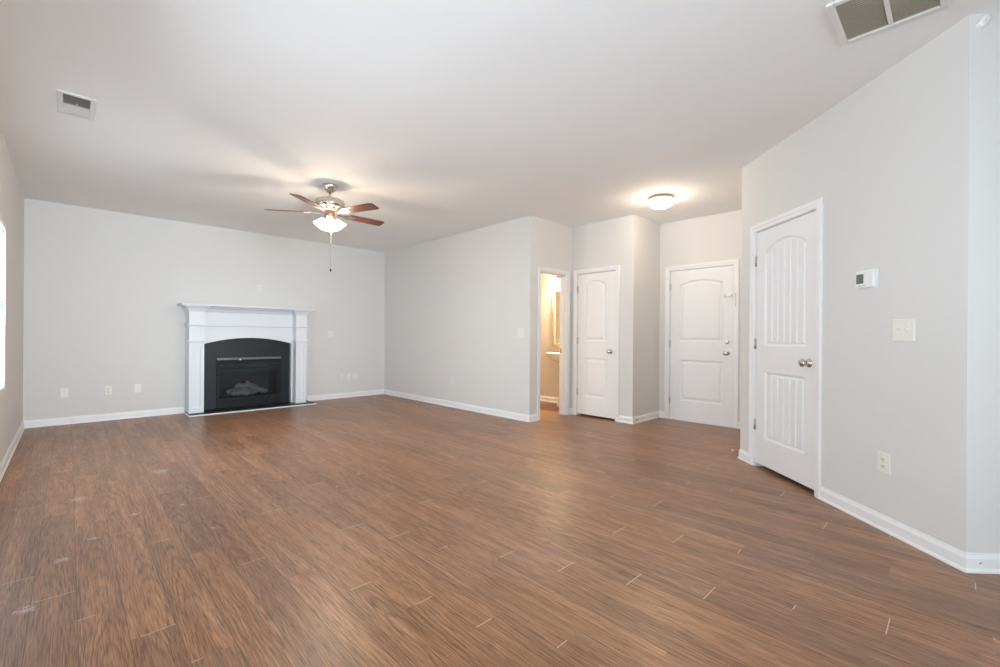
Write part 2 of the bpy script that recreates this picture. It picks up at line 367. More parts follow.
# ------------------------------------------------------------------ doors
def offset_poly(pts, d):   # inward offset of CCW polygon (x,z)
    n = len(pts); out = []
    for i in range(n):
        p0, p1, p2 = Vector(pts[i - 1]), Vector(pts[i]), Vector(pts[(i + 1) % n])
        a = (p1 - p0).normalized(); b = (p2 - p1).normalized()
        na = Vector((-a.y, a.x)); nb = Vector((-b.y, b.x)); m = (na + nb).normalized()
        out.append(tuple(p1 + m * (d / max(.35, m.dot(na)))))
    return out
def panel_outline(x0, x1, z0, zs, rise, seg=14):
    pts = [(x0, z0), (x1, z0)]
    if rise <= 0: return pts + [(x1, zs), (x0, zs)]
    for k in range(seg + 1):
        t = k / seg; x = x1 + (x0 - x1) * t
        pts.append((x, zs + rise * math.sin(math.pi * t) ** 0.85 if 0 < t < 1 else zs))
    return pts
def door_slab(x0, x1, z0, z1, yf, th, panels, planks=0):
    """face at y=yf looking to -y; panels: list of outlines"""
    bm = bmesh.new()
    def loop(pts, y): return [bm.verts.new((p[0], y, p[1])) for p in pts]
    def edges(vs_): return [bm.edges.new((vs_[i], vs_[(i + 1) % len(vs_)])) for i in range(len(vs_))]
    outer = loop([(x0, z0), (x1, z0), (x1, z1), (x0, z1)], yf)
    es = edges(outer); holes = []
    for pl in panels:
        h = loop(pl, yf); es += edges(h); holes.append(h)
    bmesh.ops.triangle_fill(bm, edges=es, use_beauty=True, use_dissolve=False)
    back = loop([(x0, z0), (x1, z0), (x1, z1), (x0, z1)], yf + th)
    for k in range(4): bm.faces.new((outer[k], outer[(k + 1) % 4], back[(k + 1) % 4], back[k]))
    bm.faces.new(back)
    for pl, h in zip(panels, holes):
        prev = h; steps = [(0.005, 0.002), (0.016, 0.012), (0.020, 0.0125)]
        if not planks: steps += [(0.034, 0.0125), (0.056, 0.003)]
        for off, dy in steps:
            nx = loop(offset_poly(pl, off), yf + dy)
            for k in range(len(nx)): bm.faces.new((prev[k], prev[(k + 1) % len(nx)], nx[(k + 1) % len(nx)], nx[k]))
            prev = nx
        bm.faces.new(prev)
        if planks:
            ins = offset_poly(pl, 0.024); xs0, xs1 = ins[0][0], ins[1][0]; zb = ins[0][1]
            top = [p for p in ins[2:]]
            def ztop(x):
                tp = sorted(top)
                for a_, b_ in zip(tp, tp[1:]):
                    if a_[0] <= x <= b_[0] + 1e-6: return a_[1] + (b_[1] - a_[1]) * (x - a_[0]) / max(1e-6, b_[0] - a_[0])
                return tp[-1][1]
            wv = (xs1 - xs0) / planks
            for k in range(planks):
                a_, b_ = xs0 + k * wv, xs0 + (k + 1) * wv; g = 0.006
                def ring(g_, y):
                    aa, bb = a_ + g_, b_ - g_
                    return loop([(aa, zb + g_), (bb, zb + g_)] + [(bb + (aa - bb) * q / 4, ztop(bb + (aa - bb) * q / 4) - g_) for q in range(5)], y)
                r0 = ring(0.0015, yf + 0.0124); r1 = ring(g + .003, yf + 0.0035)
                for q in range(len(r0)): bm.faces.new((r0[q], r0[(q + 1) % len(r0)], r1[(q + 1) % len(r0)], r1[q]))
                bm.faces.new(r1)
    bmesh.ops.recalc_face_normals(bm, faces=bm.faces)
    return bm
def bm_obj(bm, name, m, parent):
    me = bpy.data.meshes.new(name); bm.to_mesh(me); bm.free(); me.materials.append(m)
    o = bpy.data.objects.new(name, me); col.objects.link(o); o.parent = parent; return o
def casing(mb, x0, x1, ztop, wd=0.058, both=False):
    """moulded casing round an opening x0..x1 (inner edges), local y<0 is the room"""
    prof = [(0, 0.0), (0, -.009), (.006, -.012), (.020, -.012), (.030, -.016), (.046, -.018), (wd - .004, -.018), (wd, -.013), (wd, 0.0)]
    def ring_v(x, sgn, z, mit): return [(x + sgn * o, y, z + (o if mit else 0)) for o, y in prof]
    for sgn, x in ((-1, x0), (1, x1)):
        mb.loft([ring_v(x, sgn, 0, False), ring_v(x, sgn, ztop, True)])
    mb.loft([[(x0 - o, y, ztop + o) for o, y in prof], [(x1 + o, y, ztop + o) for o, y in prof]])
    return mb
def knob(parent, x, z, y):
    k = MB()
    rings = [(0.032, 0.0), (0.033, 0.004), (0.028, 0.009), (0.013, 0.012), (0.011, 0.030), (0.016, 0.036), (0.026, 0.042), (0.031, 0.052), (0.029, 0.062), (0.020, 0.069), (0.001, 0.071)]
    k.lathe(rings, 28); k.xf(Matrix.Translation((x, y, z)) @ Matrix.Rotation(R(90), 4, 'X'))
    return tag(k.build('knob', M['nickel'], parent), 'round satin nickel knob')
def hinges(parent, x, y, zs, hh=0.09):
    for z in zs:
        h = MB().tube([(x, y, z - hh / 2), (x, y, z + hh / 2)], 0.007, 10)
        h.tube([(x, y, z + hh / 2), (x, y, z + hh / 2 + .006)], 0.005, 10)
        h.box(x - .012, x + .012, y + .002, y + .006, z - hh / 2, z + hh / 2)
        h.build('hinge', M['hinge'], parent)
def make_door(n, seg, x0, x1, z0, z1, up, low, casing_w, label, planks=0, knobz=.94, knobx=None, hz=(.34, 1.08, 1.81), gapz=None, hh=.09):
    loc, rz = wall_frame(seg)
    root = empty('door_%d' % n, loc, rz, label=label, cat='door', kind='structure')
    g = 0.004
    # jamb lining
    j = MB(); a, b, zt = x0 - g, x1 + g, z1 + g
    o = OPEN[seg][0]
    j.box(o[0], a, -.0005, T, 0, zt); j.box(b, o[1], -.0005, T, 0, zt); j.box(o[0], o[1], -.0005, T, zt, o[3])
    j.box(a, a + .012, .048, T, 0, zt); j.box(b - .012, b, .048, T, 0, zt); j.box(a, b, .048, T, zt - .012, zt)
    j.build('jamb', M['trim'], root)
    casing(MB(), a - .006, b + .006, zt + .006, casing_w).build('casing', M['trim'], root)
    bm = door_slab(x0, x1, z0, z1, 0.006, 0.036, [panel_outline(*up), panel_outline(*low)], planks)
    s = bm_obj(bm, 'door_panel', M['door'], root)
    knob(root, knobx, knobz, 0.006)
    hinges(root, x0 - .002, 0.0, hz, hh)
    MB().box(x1 + .001, x1 + .005, .002, .03, knobz - .03, knobz + .03).build('latch_plate', M['hinge'], root)
    return root
# closet door (wall D: travel -v, x=local distance from v=3.957)
d1 = make_door(1, 4, .108, .728, .028, 2.035, (.215, .575, 1.07, 1.875, .062), (.225, .590, .278, .835, 0), .056,
               'white two panel arched closet door right of the bathroom doorway', knobx=.655, knobz=.938)
m_ = MB().tube([(.085, -.012, 1.862), (.132, -.012, 1.862)], .0035, 8); m_.tube([(.106, -.008, 1.80), (.106, -.012, 1.868)], .006, 8)
m_.build('hinge_pin_stop', M['hinge'], d1)
# front door (wall F)
d2 = make_door(2, 6, .156, .976, .030, 2.055, (.283, .857, 1.075, 1.853, .065), (.288, .862, .268, .832, 0), .060,
               'white two panel arched front door with deadbolt', knobx=.905, knobz=.942, hz=(.258, 1.048, 1.839))
db = MB().lathe([(0.027, 0), (0.027, 0.010), (0.022, 0.016), (0.001, 0.016)], 24); db.box(-.004, .004, -.014, .014, .014, .030)
db.xf(Matrix.Translation((.905, .006, 1.082)) @ Matrix.Rotation(R(90), 4, 'X')); tag(db.build('deadbolt', M['nickel'], d2), 'round deadbolt with thumb turn')
sw_ = MB().box(.868, .958, -.012, .006, 1.662, 1.690); sw_.box(.868, .885, -.02, -.004, 1.655, 1.697)
sw_.build('door_guard', M['hinge'], d2)
MB().box(.994, 1.010, -.024, -.010, 1.53, 1.70).build('door_guard_strike', M['hinge'], d2)
MB().prism_y([(.15, 0.0), (.982, 0.0), (.982, .026), (.15, .026)], -.012, .05).build('threshold', M['trim'], d2)
# plank door on the angled wall
d3 = make_door(3, 8, .232, .973, .036, 2.072, (.352, .866, 1.073, 1.880, .082), (.358, .858, .266, .850, 0), .058,
               'white arched plank panel door nearest the thermostat', planks=6, knobx=.905, knobz=.957, hz=(.369, 1.085, 1.82))
# doorway to the bathroom: cased opening, its door stands open out of view
loc, rz = wall_frame(3); dr = empty('door_4', loc, rz, label='white cased open doorway to the bathroom', cat='doorway', kind='structure')
o = OPEN[3][0]; a, b, zt = .212, .784, 2.022
j = MB(); j.box(o[0], a, -.0005, T, 0, zt); j.box(b, o[1], -.0005, T, 0, zt); j.box(o[0], o[1], -.0005, T, zt, o[3])
j.box(a, a + .012, .035, .075, 0, zt); j.box(b - .012, b, .035, .075, 0, zt); j.box(a, b, .035, .075, zt - .012, zt)
j.build('jamb', M['trim'], dr); casing(MB(), a - .006, b + .006, zt + .006, .056).build('casing', M['trim'], dr)
MB().box(b - .0015, b + .001, .082, .108, .895, .965).build('strike_plate', M['brass'], dr)
# windows
def make_window(n, seg, s0, s1, z0, z1, label, blind=False):
    loc, rz = wall_frame(seg); root = empty('window_%d' % n, loc, rz, label=label, cat='window', kind='structure')
    fr = MB(); t = .045
    fr.box(s0, s0 + t, .05, T - .01, z0, z1); fr.box(s1 - t, s1, .05, T - .01, z0, z1); fr.box(s0, s1, .05, T - .01, z0, z0 + t); fr.box(s0, s1, .05, T - .01, z1 - t, z1)
    fr.box((s0 + s1) / 2 - .025, (s0 + s1) / 2 + .025, .05, T - .01, z0, z1)
    if not z0 < .1: fr.box(s0, s1, .06, T - .02, (z0 + z1) / 2 - .02, (z0 + z1) / 2 + .02)
    fr.build('window_frame', M['trim'], root)
    return root
make_window(1, 0, 9.40, 11.22, .66, 2.05, 'bright window behind white slatted blind at left edge')
make_window(2, 0, 6.25, 8.35, .66, 2.05, 'second window of the left wall beside the camera')
make_window(4, 0, 2.0, 4.6, .66, 2.05, 'unseen left wall window added behind the camera for fill light')  # invented opening for the left rear fill lamp
make_window(3, 11, 2.85, 4.80, 0.0, 2.1, 'unseen glazed patio door added behind the camera for fill light')  # added opening, positioned for the rear fill lamp
# blind in the far left window
loc, rz = wall_frame(0, 3.0)
bl = empty('window_blind', loc, rz, label='white horizontal slat blind in the left wall window', cat='blind')
MB().box(6.41, 8.215, -.004, .048, 2.005, 2.048).build('headrail', M['white_plastic'], bl, .003)
MB().box(6.415, 8.21, .004, .040, .664, .684).build('bottom_rail', M['white_plastic'], bl, .003)
nsl = 32
for k in range(nsl):
    z = .70 + k * (2.0 - .70) / nsl
    s_ = MB(); ang = R(34); hw = .025
    pts = []
    for q in range(5):
        t = (q / 4 - .5) * 2; c_ = .003 * (1 - t * t)
        pts.append((t * hw * math.cos(ang) + c_ * math.sin(ang) * -1, t * hw * math.sin(ang) + c_ * math.cos(ang)))
    r0 = [(6.42, .022 + p[0], z + p[1] + .012) for p in pts] + [(6.42, .0228 + p[0], z + p[1] + .0105) for p in reversed(pts)]
    r1 = [(8.205, q[1], q[2]) for q in r0]
    s_.loft([r0, r1]).build('slat', M['blind'], bl)
MB().tube([(8.10, -.006, 2.0), (8.10, -.008, 1.2)], .004, 8).build('tilt_wand', M['white_plastic'], bl)

# ------------------------------------------------------------------ fireplace
fp = empty('fireplace', (2.02, A, 0), 0, label='white arched mantel fireplace with black slate surround', cat='fireplace')
fp_off = Matrix.Translation((-2.02, -A, 0))
def fpb(mb, name, m, parent=fp, bevel=0.0): return mb.xf(fp_off).build(name, m, parent, bevel)
WALLG = A - 0.002
PLX = [(1.203, 1.382), (2.640, 2.806)]
VP, VF, VS = 7.46, 7.62, 7.69
# hearth
h = MB().box(1.20, 2.905, 7.338, WALLG, 0.0, .026); fpb(h, 'hearth_slab', M['slate'], bevel=.003)
h = MB(); 
HPf = [(0, 0), (.016, 0), (.016, .007), (.011, .012), (.004, .015), (0, .015)]
ring = lambda x, y, dx, dy: [(x + dx * o_, y + dy * o_, z) for o_, z in HPf]
h.loft([[(1.20 - o_, WALLG, z) for o_, z in HPf], [(1.20 - o_, 7.338 - o_, z) for o_, z in HPf], [(2.905 + o_, 7.338 - o_, z) for o_, z in HPf], [(2.905 + o_, WALLG, z) for o_, z in HPf]])
fpb(h, 'hearth_trim', M['mantel'])
# slate facing with firebox hole
s_ = MB(); z0, z1 = .026, 1.12
s_.box(1.384, 1.580, VS, WALLG, z0, z1); s_.box(2.475, 2.638, VS, WALLG, z0, z1); s_.box(1.580, 2.475, VS, WALLG, .785, z1)
fpb(s_, 'slate_facing', M['slate'])
# pilasters with recessed panels
for (a, b) in PLX:
    p_ = MB(); zt, zb = 1.012, .026
    p_.box(a, b, VP + .028, WALLG, zb, 1.455)
    m = .036
    p_.box(a, a + m, VP, VP + .028, zb, 1.455); p_.box(b - m, b, VP, VP + .028, zb, 1.455)
    p_.box(a + m, b - m, VP, VP + .028, zb, .100); p_.box(a + m, b - m, VP, VP + .028, .960, 1.455)
    fpb(p_, 'pilaster', M['mantel'])
    t_ = MB(); q = .008
    for (x0, x1, zz0, zz1) in ((a + m, a + m + q, .100, .960), (b - m - q, b - m, .100, .960), (a + m, b - m, .100, .100 + q), (a + m, b - m, .960 - q, .960)):
        t_.box(x0, x1, VP + .008, VP + .028, zz0, zz1)
    fpb(t_, 'panel_moulding', M['mantel'])
    c_ = MB()
    for (zz, hh, off) in ((1.018, .014, .010), (1.032, .018, .020)):
        c_.box(a - off, b + off, VP - off, VF - .001, zz, zz + hh); 
    fpb(c_, 'pilaster_band', M['mantel'], bevel=.003)
# frieze board with arch
arch = []; xl, xr, zs, rise = 1.400, 2.622, .992, .090
for k in range(25):
    t = k / 24; arch.append((xl + (xr - xl) * t, zs + rise * (1 - (2 * t - 1) ** 2)))
bm = bmesh.new()
fpz = [(PLX[0][1], .026), (xl, .026)] + arch + [(xr, .026), (PLX[1][0], .026), (PLX[1][0], 1.455), (PLX[0][1], 1.455)]
f_ = MB().prism_y(fpz, VF, VS + .001)
fz = fpb(f_, 'frieze_board', M['mantel'])
bf = MB()
path = [(PLX[0][0], A), (PLX[0][0], VP), (PLX[0][1], VP), (PLX[0][1], VF), (PLX[1][0], VF), (PLX[1][0], VP), (PLX[1][1], VP), (PLX[1][1], A)]
def offp(path, off):   # offset an open path to its right-hand (outer) side: travel toward -v first
    out = []
    for i, p in enumerate(path):
        p = Vector(p); ds = []
        if i > 0: ds.append((p - Vector(path[i - 1])).normalized())
        if i < len(path) - 1: ds.append((Vector(path[i + 1]) - p).normalized())
        ns = [Vector((d.y, -d.x)) for d in ds]; m = sum(ns, Vector((0, 0))).normalized()
        out.append(p + m * (off / max(.3, m.dot(ns[0]))))
    out[0].y = out[-1].y = WALLG
    return out
def band(levels, name):
    mb = MB(); rings = []
    for z, off in levels: rings.append([(p.x, p.y, z) for p in offp(path, off)])
    n = len(path); k = len(levels)
    # cross section loop per path vertex
    secs = [[rings[j][i] for j in range(k)] for i in range(n)]
    mb.loft(secs); return fpb(mb, name, M['mantel'])
band([(1.248, 0), (1.248, .010), (1.256, .020), (1.272, .020), (1.280, .010), (1.280, 0)], 'frieze_moulding')
band([(1.450, 0), (1.450, .008), (1.462, .011), (1.468, .018), (1.485, .024), (1.508, .040), (1.520, .054), (1.524, .060), (1.532, .060), (1.532, 0)], 'crown_moulding')
sh = MB().box(1.102, 2.912, 7.375, WALLG, 1.532, 1.562); fpb(sh, 'mantel_shelf', M['mantel'], bevel=.006)
# firebox
ib = MB()
bx0, bx1, by, bz0, bz1 = 1.615, 2.440, 8.12, .06, .74
ins = empty('firebox', (0, 0, 0)); ins.parent = fp
# lining: five inner faces with thickness
lin = MB(); lin.box(bx0 - .01, bx0 + .01, 7.70, by, bz0, bz1); lin.box(bx1 - .01, bx1 + .01, 7.70, by, bz0, bz1)
lin.box(bx0, bx1, by - .01, by + .02, bz0, bz1); lin.box(bx0, bx1, 7.70, by, bz0 - .02, bz0 + .10); lin.box(bx0, bx1, 7.70, by, bz1 - .03, bz1)
fpb(lin, 'firebox_lining', M['firebrick'], ins)
ledge = MB().box(bx0 + .01, bx1 - .01, by - .09, by - .01, .56, .585); fpb(ledge, 'firebox_baffle', M['firebrick'], ins)
fr = MB(); y0, y1 = 7.668, 7.71
fr.box(1.578, 1.600, y0, y1, .026, .785); fr.box(2.455, 2.477, y0, y1, .026, .785)
fr.box(1.600, 2.455, y0, y1, .026, .150); fr.box(1.600, 2.455, y0 + .030, y1, .715, .785)
fr.box(1.600, 1.618, y0 + .008, y1, .150, .715); fr.box(2.437, 2.455, y0 + .008, y1, .150, .715); fr.box(1.618, 2.437, y0 + .008, y1, .150, .175); fr.box(1.618, 2.437, y0 + .008, y1, .690, .715)
fpb(fr, 'firebox_frame', M['black_metal'], ins, .002)
hb = MB().box(1.580, 2.476, y0 - .012, y0 + .020, .748, .780); tag(fpb(hb, 'hood_bar', M['bar_metal'], ins, .002), 'grey horizontal bar above the glass')
lv = MB()
for k in range(3): lv.box(1.645, 2.413, y0 - .004, y0, .050 + k * .030, .058 + k * .030)
fpb(lv, 'lower_louver', M['black_metal'], ins)
gl = MB().box(1.618, 2.437, 7.684, 7.688, .175, .690); fpb(gl, 'glass_pane', M['glass'], ins)
bd = MB().add([(1.873, y0 - .016, .742), (1.901, y0 - .016, .742), (1.887, y0 - .016, .768), (1.873, y0 - .013, .742), (1.901, y0 - .013, .742), (1.887, y0 - .013, .768)],
              [(0, 1, 2), (3, 5, 4), (0, 3, 4, 1), (1, 4, 5, 2), (2, 5, 3, 0)])
tag(fpb(bd, 'badge', M['white_plastic'], ins), 'small white triangular tag on the bar')
nb = MB().box(2.330, 2.365, y0 - .006, y0 - .003, .142, .149); fpb(nb, 'name_plate', M['bar_metal'], ins)
# logs
def log(name, p, q, r, seed):
    rnd = random.Random(seed); pts = []; rr = []
    for k in range(9):
        t = k / 8; pts.append(tuple(Vector(p).lerp(Vector(q), t) + Vector((rnd.uniform(-.008, .008), rnd.uniform(-.008, .008), rnd.uniform(-.008, .008)))))
        rr.append(r * (0.8 + .35 * rnd.random()) * (.75 if k in (0, 8) else 1))
    return MB().tube(pts, rr, 14)
for k, (p, q, r) in enumerate([((1.75, 7.88, .235), (2.20, 7.90, .225), .055), ((1.80, 7.80, .225), (2.05, 7.78, .215), .042), ((2.05, 7.80, .30), (2.33, 7.86, .215), .042),
                               ((1.88, 7.92, .33), (2.12, 7.84, .31), .036), ((2.02, 7.90, .38), (2.20, 7.84, .27), .028)]):
    fpb(log('gas_log', p, q, r, k), 'gas_log', M['log'], ins)
grate = MB()
for k in range(7): 
    xx = 1.78 + k * .085; grate.tube([(xx, 7.76, .20), (xx, 7.77, .165), (xx, 7.98, .165)], .006, 8)
fpb(grate, 'grate', M['black_metal'], ins)

# ------------------------------------------------------------------ ceiling fan
fan = empty('ceiling_fan', (1.995, 4.682, H), 0, label='brushed nickel ceiling fan with five reddish wood blades and lit glass shades', cat='ceiling fan')
MB().lathe([(.001, 0), (.072, 0), (.074, -.010), (.070, -.030), (.056, -.055), (.040, -.072), (.030, -.080), (.001, -.080)], 32).build('canopy', M['nickel'], fan)
MB().tube([(0, 0, -.078), (0, 0, -.155)], .013, 16).build('downrod', M['nickel'], fan)
MB().lathe([(.001, -.128), (.022, -.130), (.032, -.142), (.060, -.148), (.120, -.158), (.146, -.172), (.152, -.190), (.152, -.222), (.146, -.240), (.118, -.252), (.100, -.256), (.094, -.272), (.060, -.284), (.001, -.284)], 48).build('motor_housing', M['nickel'], fan)
BZ = -.300
for k in range(5):
    an = R(46 + 72 * k - 44.1)
    # blade pitch: the +tangential side hangs lower
    rot = Matrix.Rotation(an, 4, 'Z') @ Matrix.Rotation(R(-12), 4, 'X')
    outline = []
    for x, w_ in ((.205, .046), (.24, .056), (.40, .062), (.58, .066), (.620, .061), (.634, .049)): outline.append((x, w_))
    pts = [(x, -w_) for x, w_ in outline] + [(x, w_) for x, w_ in reversed(outline)]
    b_ = MB().prism(pts, -.003, .003)
    bo = b_.build('blade', M['blade'], fan, .0015); bo.matrix_local = Matrix.Translation((0, 0, BZ)) @ rot
    ir = MB(); ir.prism([(.085, -.020), (.15, -.014), (.19, -.040), (.255, -.046), (.285, -.028), (.292, 0), (.285, .028), (.255, .046), (.19, .040), (.15, .014), (.085, .020)], -.009, -.003)
    for sx, sy in ((.225, -.026), (.225, .026), (.268, 0)): ir.lathe([(.006, -.003), (.006, -.0105), (.003, -.013), (.0005, -.013)], 12, (sx, sy, 0))
    ir.build('blade_bracket', M['nickel'], bo)
kit = MB().lathe([(.001, -.284), (.045, -.284), (.050, -.292), (.052, -.335), (.042, -.352), (.026, -.362), (.020, -.385), (.012, -.395), (.001, -.395)], 32)
kit.build('light_kit', M['bronze'], fan)
lampl = []
for k in range(4):
    an = R(247 + 90 * k)
    tilt = Matrix.Rotation(an, 4, 'Z') @ Matrix.Translation((.034, 0, -.342)) @ Matrix.Rotation(R(-38), 4, 'Y')
    arm = MB().lathe([(.012, .01), (.012, -.018), (.021, -.022), (.023, -.048), (.018, -.050), (.001, -.050)], 20)
    ao = arm.build('lamp_holder', M['nickel'], fan); ao.matrix_local = tilt
    sh_ = MB(); prof = [(.022, -.034), (.027, -.042), (.038, -.060), (.048, -.084), (.055, -.108), (.064, -.128), (.076, -.139)]
    inner = [(r - .003, z) for r, z in reversed(prof)]
    sh_.lathe(prof + inner, 32, cap=False); so = sh_.build('glass_shade', M['shade'], fan); so.matrix_local = tilt @ Matrix.Diagonal((.86, .86, .94, 1))
    bu = MB().lathe([(.001, -.05), (.012, -.052), (.014, -.062), (.024, -.076), (.027, -.088), (.022, -.102), (.010, -.110), (.001, -.112)], 20)
    bu.build('bulb', M['bulb'], so)
    mid = tilt @ Vector((0, 0, -.13))
    l = bpy.data.lights.new('fan_lamp_light', 'POINT'); l.energy = 12; l.color = (1.0, 0.85, 0.68); l.shadow_soft_size = .03
    lo = bpy.data.objects.new('fan_lamp_light', l); col.objects.link(lo); lo.parent = fan; lo.location = mid
ch = MB()
for k in range(60): ch.lathe([(.0010, -.0040), (.0022, -.0018), (.0022, .0018), (.0010, .0040)], 6, (.012, .0, -.395 - k * .0083))
co = ch.build('pull_chain', M['chain'], fan); 
fb = MB().lathe([(.001, 0), (.007, -.004), (.009, -.016), (.009, -.024), (.004, -.034), (.001, -.035)], 14, (.012, 0, -.89)); fb.build('pull_fob', M['fob'], co)
ch2 = MB()
for k in range(10): ch2.lathe([(.0004, -.0028), (.0020, -.0014), (.0020, .0014), (.0004, .0028)], 6, (-.03, .02, -.36 - k * .0083))
ch2.build('pull_chain', M['chain'], fan)

# ------------------------------------------------------------------ flush ceiling light
fl = empty('flush_ceiling_light', (4.849, 2.374, H), 0, label='lit round flush dome ceiling light before the front door', cat='ceiling light')
MB().lathe([(.001, 0), (.128, 0), (.134, -.006), (.134, -.034), (.128, -.040), (.001, -.040)], 48).build('pan', M['bronze'], fl)
dm = MB(); prof = [(.131, -.036), (.138, -.046), (.134, -.070), (.115, -.095), (.085, -.114), (.045, -.126), (.001, -.130)]
dm.lathe(prof, 48, cap=False); dm.build('glass_dome', M['dome'], fl)
l = bpy.data.lights.new('flush_light', 'POINT'); l.energy = 32; l.color = (1.0, 0.85, 0.68); l.shadow_soft_size = .06
lo = bpy.data.objects.new('flush_light', l); col.objects.link(lo); lo.parent = fl; lo.location = (0, 0, -.085)

# ------------------------------------------------------------------ ceiling vents
def vent(name, loc, sx, sy, label, cat, two=False):
    """sx along local x, sy along local y; local z=0 is the ceiling"""
    r = empty(name, (*loc, H), 0, label=label, cat=cat)
    fw_ = .030; t = -.012
    f = MB()
    def fbox(x0, x1, y0, y1):
        f.box(x0, x1, y0, y1, t, 0)
    fbox(-sx / 2, sx / 2, -sy / 2, -sy / 2 + fw_); fbox(-sx / 2, sx / 2, sy / 2 - fw_, sy / 2)
    fbox(-sx / 2, -sx / 2 + fw_, -sy / 2 + fw_, sy / 2 - fw_); fbox(sx / 2 - fw_, sx / 2, -sy / 2 + fw_, sy / 2 - fw_)
    f.build('frame', M['vent_white'], r, .004)
    return r, fw_
# return air grille at top right: louvers run along u?, divider across
vr, fw_ = vent('return_air_grille', ((2.599 + 3.007) / 2 + .0, (.45 + .04) / 2), .412, .412, 'square white return air grille with dusty louvers at top right', 'air vent')
MB().box(-.176, .176, -.176, .176, -.0012, -.0002).build('filter_panel', M['vent_filter'], vr)
MB().box(-.176, .176, -.010, .010, -.010, -.001).build('divider', M['vent_white'], vr, .002)
for half in (-1, 1):
    for k in range(22):
        x = -.170 + k * .0155
        y0, y1 = (.016, .176) if half > 0 else (-.176, -.016)
        MB().add([(x, y0, -.010), (x + .012, y0, -.002), (x + .0135, y0, -.0028), (x + .0015, y0, -.0112), (x, y1, -.010), (x + .012, y1, -.002), (x + .0135, y1, -.0028), (x + .0015, y1, -.0112)],
                 [(0, 1, 2, 3), (7, 6, 5, 4), (0, 4, 5, 1), (1, 5, 6, 2), (2, 6, 7, 3), (3, 7, 4, 0)]).build('louver', M['vent_slat'], vr)
vl, fw_ = vent('ceiling_register', (.032, 4.315), .195, .40, 'small white two way ceiling register at top left', 'air vent')
MB().box(-.068, .068, -.17, .17, -.0012, -.0002).build('duct_backing', M['vent_dark'], vl)
for half in (-1, 1):
    for k in range(9):
        y = half * (.008 + k * .0185); lean = half * -.012
        a_ = (y, -.011); b_ = (y + lean, -.002)
        MB().add([(-.068, a_[0], a_[1]), (.068, a_[0], a_[1]), (.068, b_[0], b_[1]), (-.068, b_[0], b_[1]),
                  (-.068, a_[0] + .001, a_[1]), (.068, a_[0] + .001, a_[1]), (.068, b_[0] + .001, b_[1]), (-.068, b_[0] + .001, b_[1])],
                 [(0, 1, 2, 3), (7, 6, 5, 4), (0, 4, 5, 1), (1, 5, 6, 2), (2, 6, 7, 3), (3, 7, 4, 0)]).build('louver', M['vent_white'], vl)
MB().box(-.002, .004, -.052, -.044, -.022, -.010).build('damper_lever', M['vent_white'], vl)

# ------------------------------------------------------------------ wall plates (local x along wall, y into wall)
def plate_root(name, seg, s, z, label, cat, group=None):
    loc, rz = wall_frame(seg, s); return empty(name, (loc[0], loc[1], z), rz, label=label, cat=cat, group=group)
def rounded(w_, h_, r_=.005, n=4):
    pts = []
    for cx, cz, a0 in ((w_ / 2 - r_, -h_ / 2 + r_, -90), (w_ / 2 - r_, h_ / 2 - r_, 0), (-w_ / 2 + r_, h_ / 2 - r_, 90), (-w_ / 2 + r_, -h_ / 2 + r_, 180)):
        for k in range(n + 1):
            a_ = R(a0 + 90 * k / n); pts.append((cx + r_ * math.cos(a_), cz + r_ * math.sin(a_)))
    return pts
def plate(parent, w_, h_, m, th=.006):
    o = MB(); p0 = rounded(w_, h_); p1 = offset_poly(p0, .003)
    o.loft([[(x, 0, z) for x, z in p0], [(x, -th * .5, z) for x, z in p0], [(x, -th, z) for x, z in p1]]); return o.build('cover_plate', m, parent)
def outlet(seg, s, z, label, m, w_=.074, h_=.118, style='duplex', group=None):
    r = plate_root('wall_outlet' if style in ('duplex', 'gfci') else 'jack_plate' if style == 'jack' else 'blank_plate', seg, s, z, label, 'outlet' if style in ('duplex', 'gfci') else 'wall plate', group)
    plate(r, w_, h_, m)
    if style in ('duplex', 'gfci'):
        for dz in (-.020, .020):
            q = MB().prism_y(rounded(.034, .030, .008), -.0085, -.005); rc = q.build('receptacle', m, r); rc.location = (0, 0, dz)
            sl = MB(); sl.box(-.008, -.005, -.0092, -.008, -.004, .007); sl.box(.005, .008, -.0092, -.008, -.004, .007); sl.box(-.002, .002, -.0092, -.008, -.011, -.007)
            sl.build('slot', M['slot'], rc)
        MB().lathe([(.001, -.006), (.003, -.006), (.003, -.0075), (.001, -.008)], 10).xf(Matrix.Rotation(R(-90), 4, 'X') @ Matrix.Diagonal((1, 1, -1, 1))).build('screw', m, r)
    elif style == 'jack':
        q = MB().box(-.011, .011, -.011, -.005, -.011, .011); q.box(-.004, .004, -.014, -.010, -.004, .004); q.build('jack', m, r)
        for dz in (-.045, .045):
            s2 = MB().box(-.003, .003, -.0075, -.005, dz - .003, dz + .003); s2.build('screw', m, r)
    else:
        for dz in (-.045, .045): MB().box(-.003, .003, -.0075, -.005, dz - .003, dz + .003).build('screw', m, r)
    return r
outlet(1, -.038 - L, .392, 'leftmost low plate on the fireplace wall, nearest the left corner', M['ivory'], style='blank')
outlet(1, .372 - L, .392, 'low outlet on the fireplace wall, middle of the three left of the mantel', M['ivory'])
outlet(1, .671 - L, .394, 'low plate on the fireplace wall, nearest the mantel on its left', M['ivory'], style='jack')
outlet(1, 2.165 - L, 1.862, 'wall coloured plate above the mantel shelf', M['beige'], .074, .115, style='duplex')
outlet(1, 3.318 - L, 1.150, 'painted plate halfway up the wall right of the mantel', M['beige'], .100, .115, style='blank')
outlet(1, 3.525 - L, .374, 'left one of three low plates right of the mantel', M['beige'], style='duplex')
outlet(1, 3.655 - L, .378, 'brightest middle one of three low plates right of the mantel', M['ivory'], style='jack')
outlet(1, 3.785 - L, .374, 'right one of three low plates, nearest the far corner', M['beige'], .100, .118, style='blank')
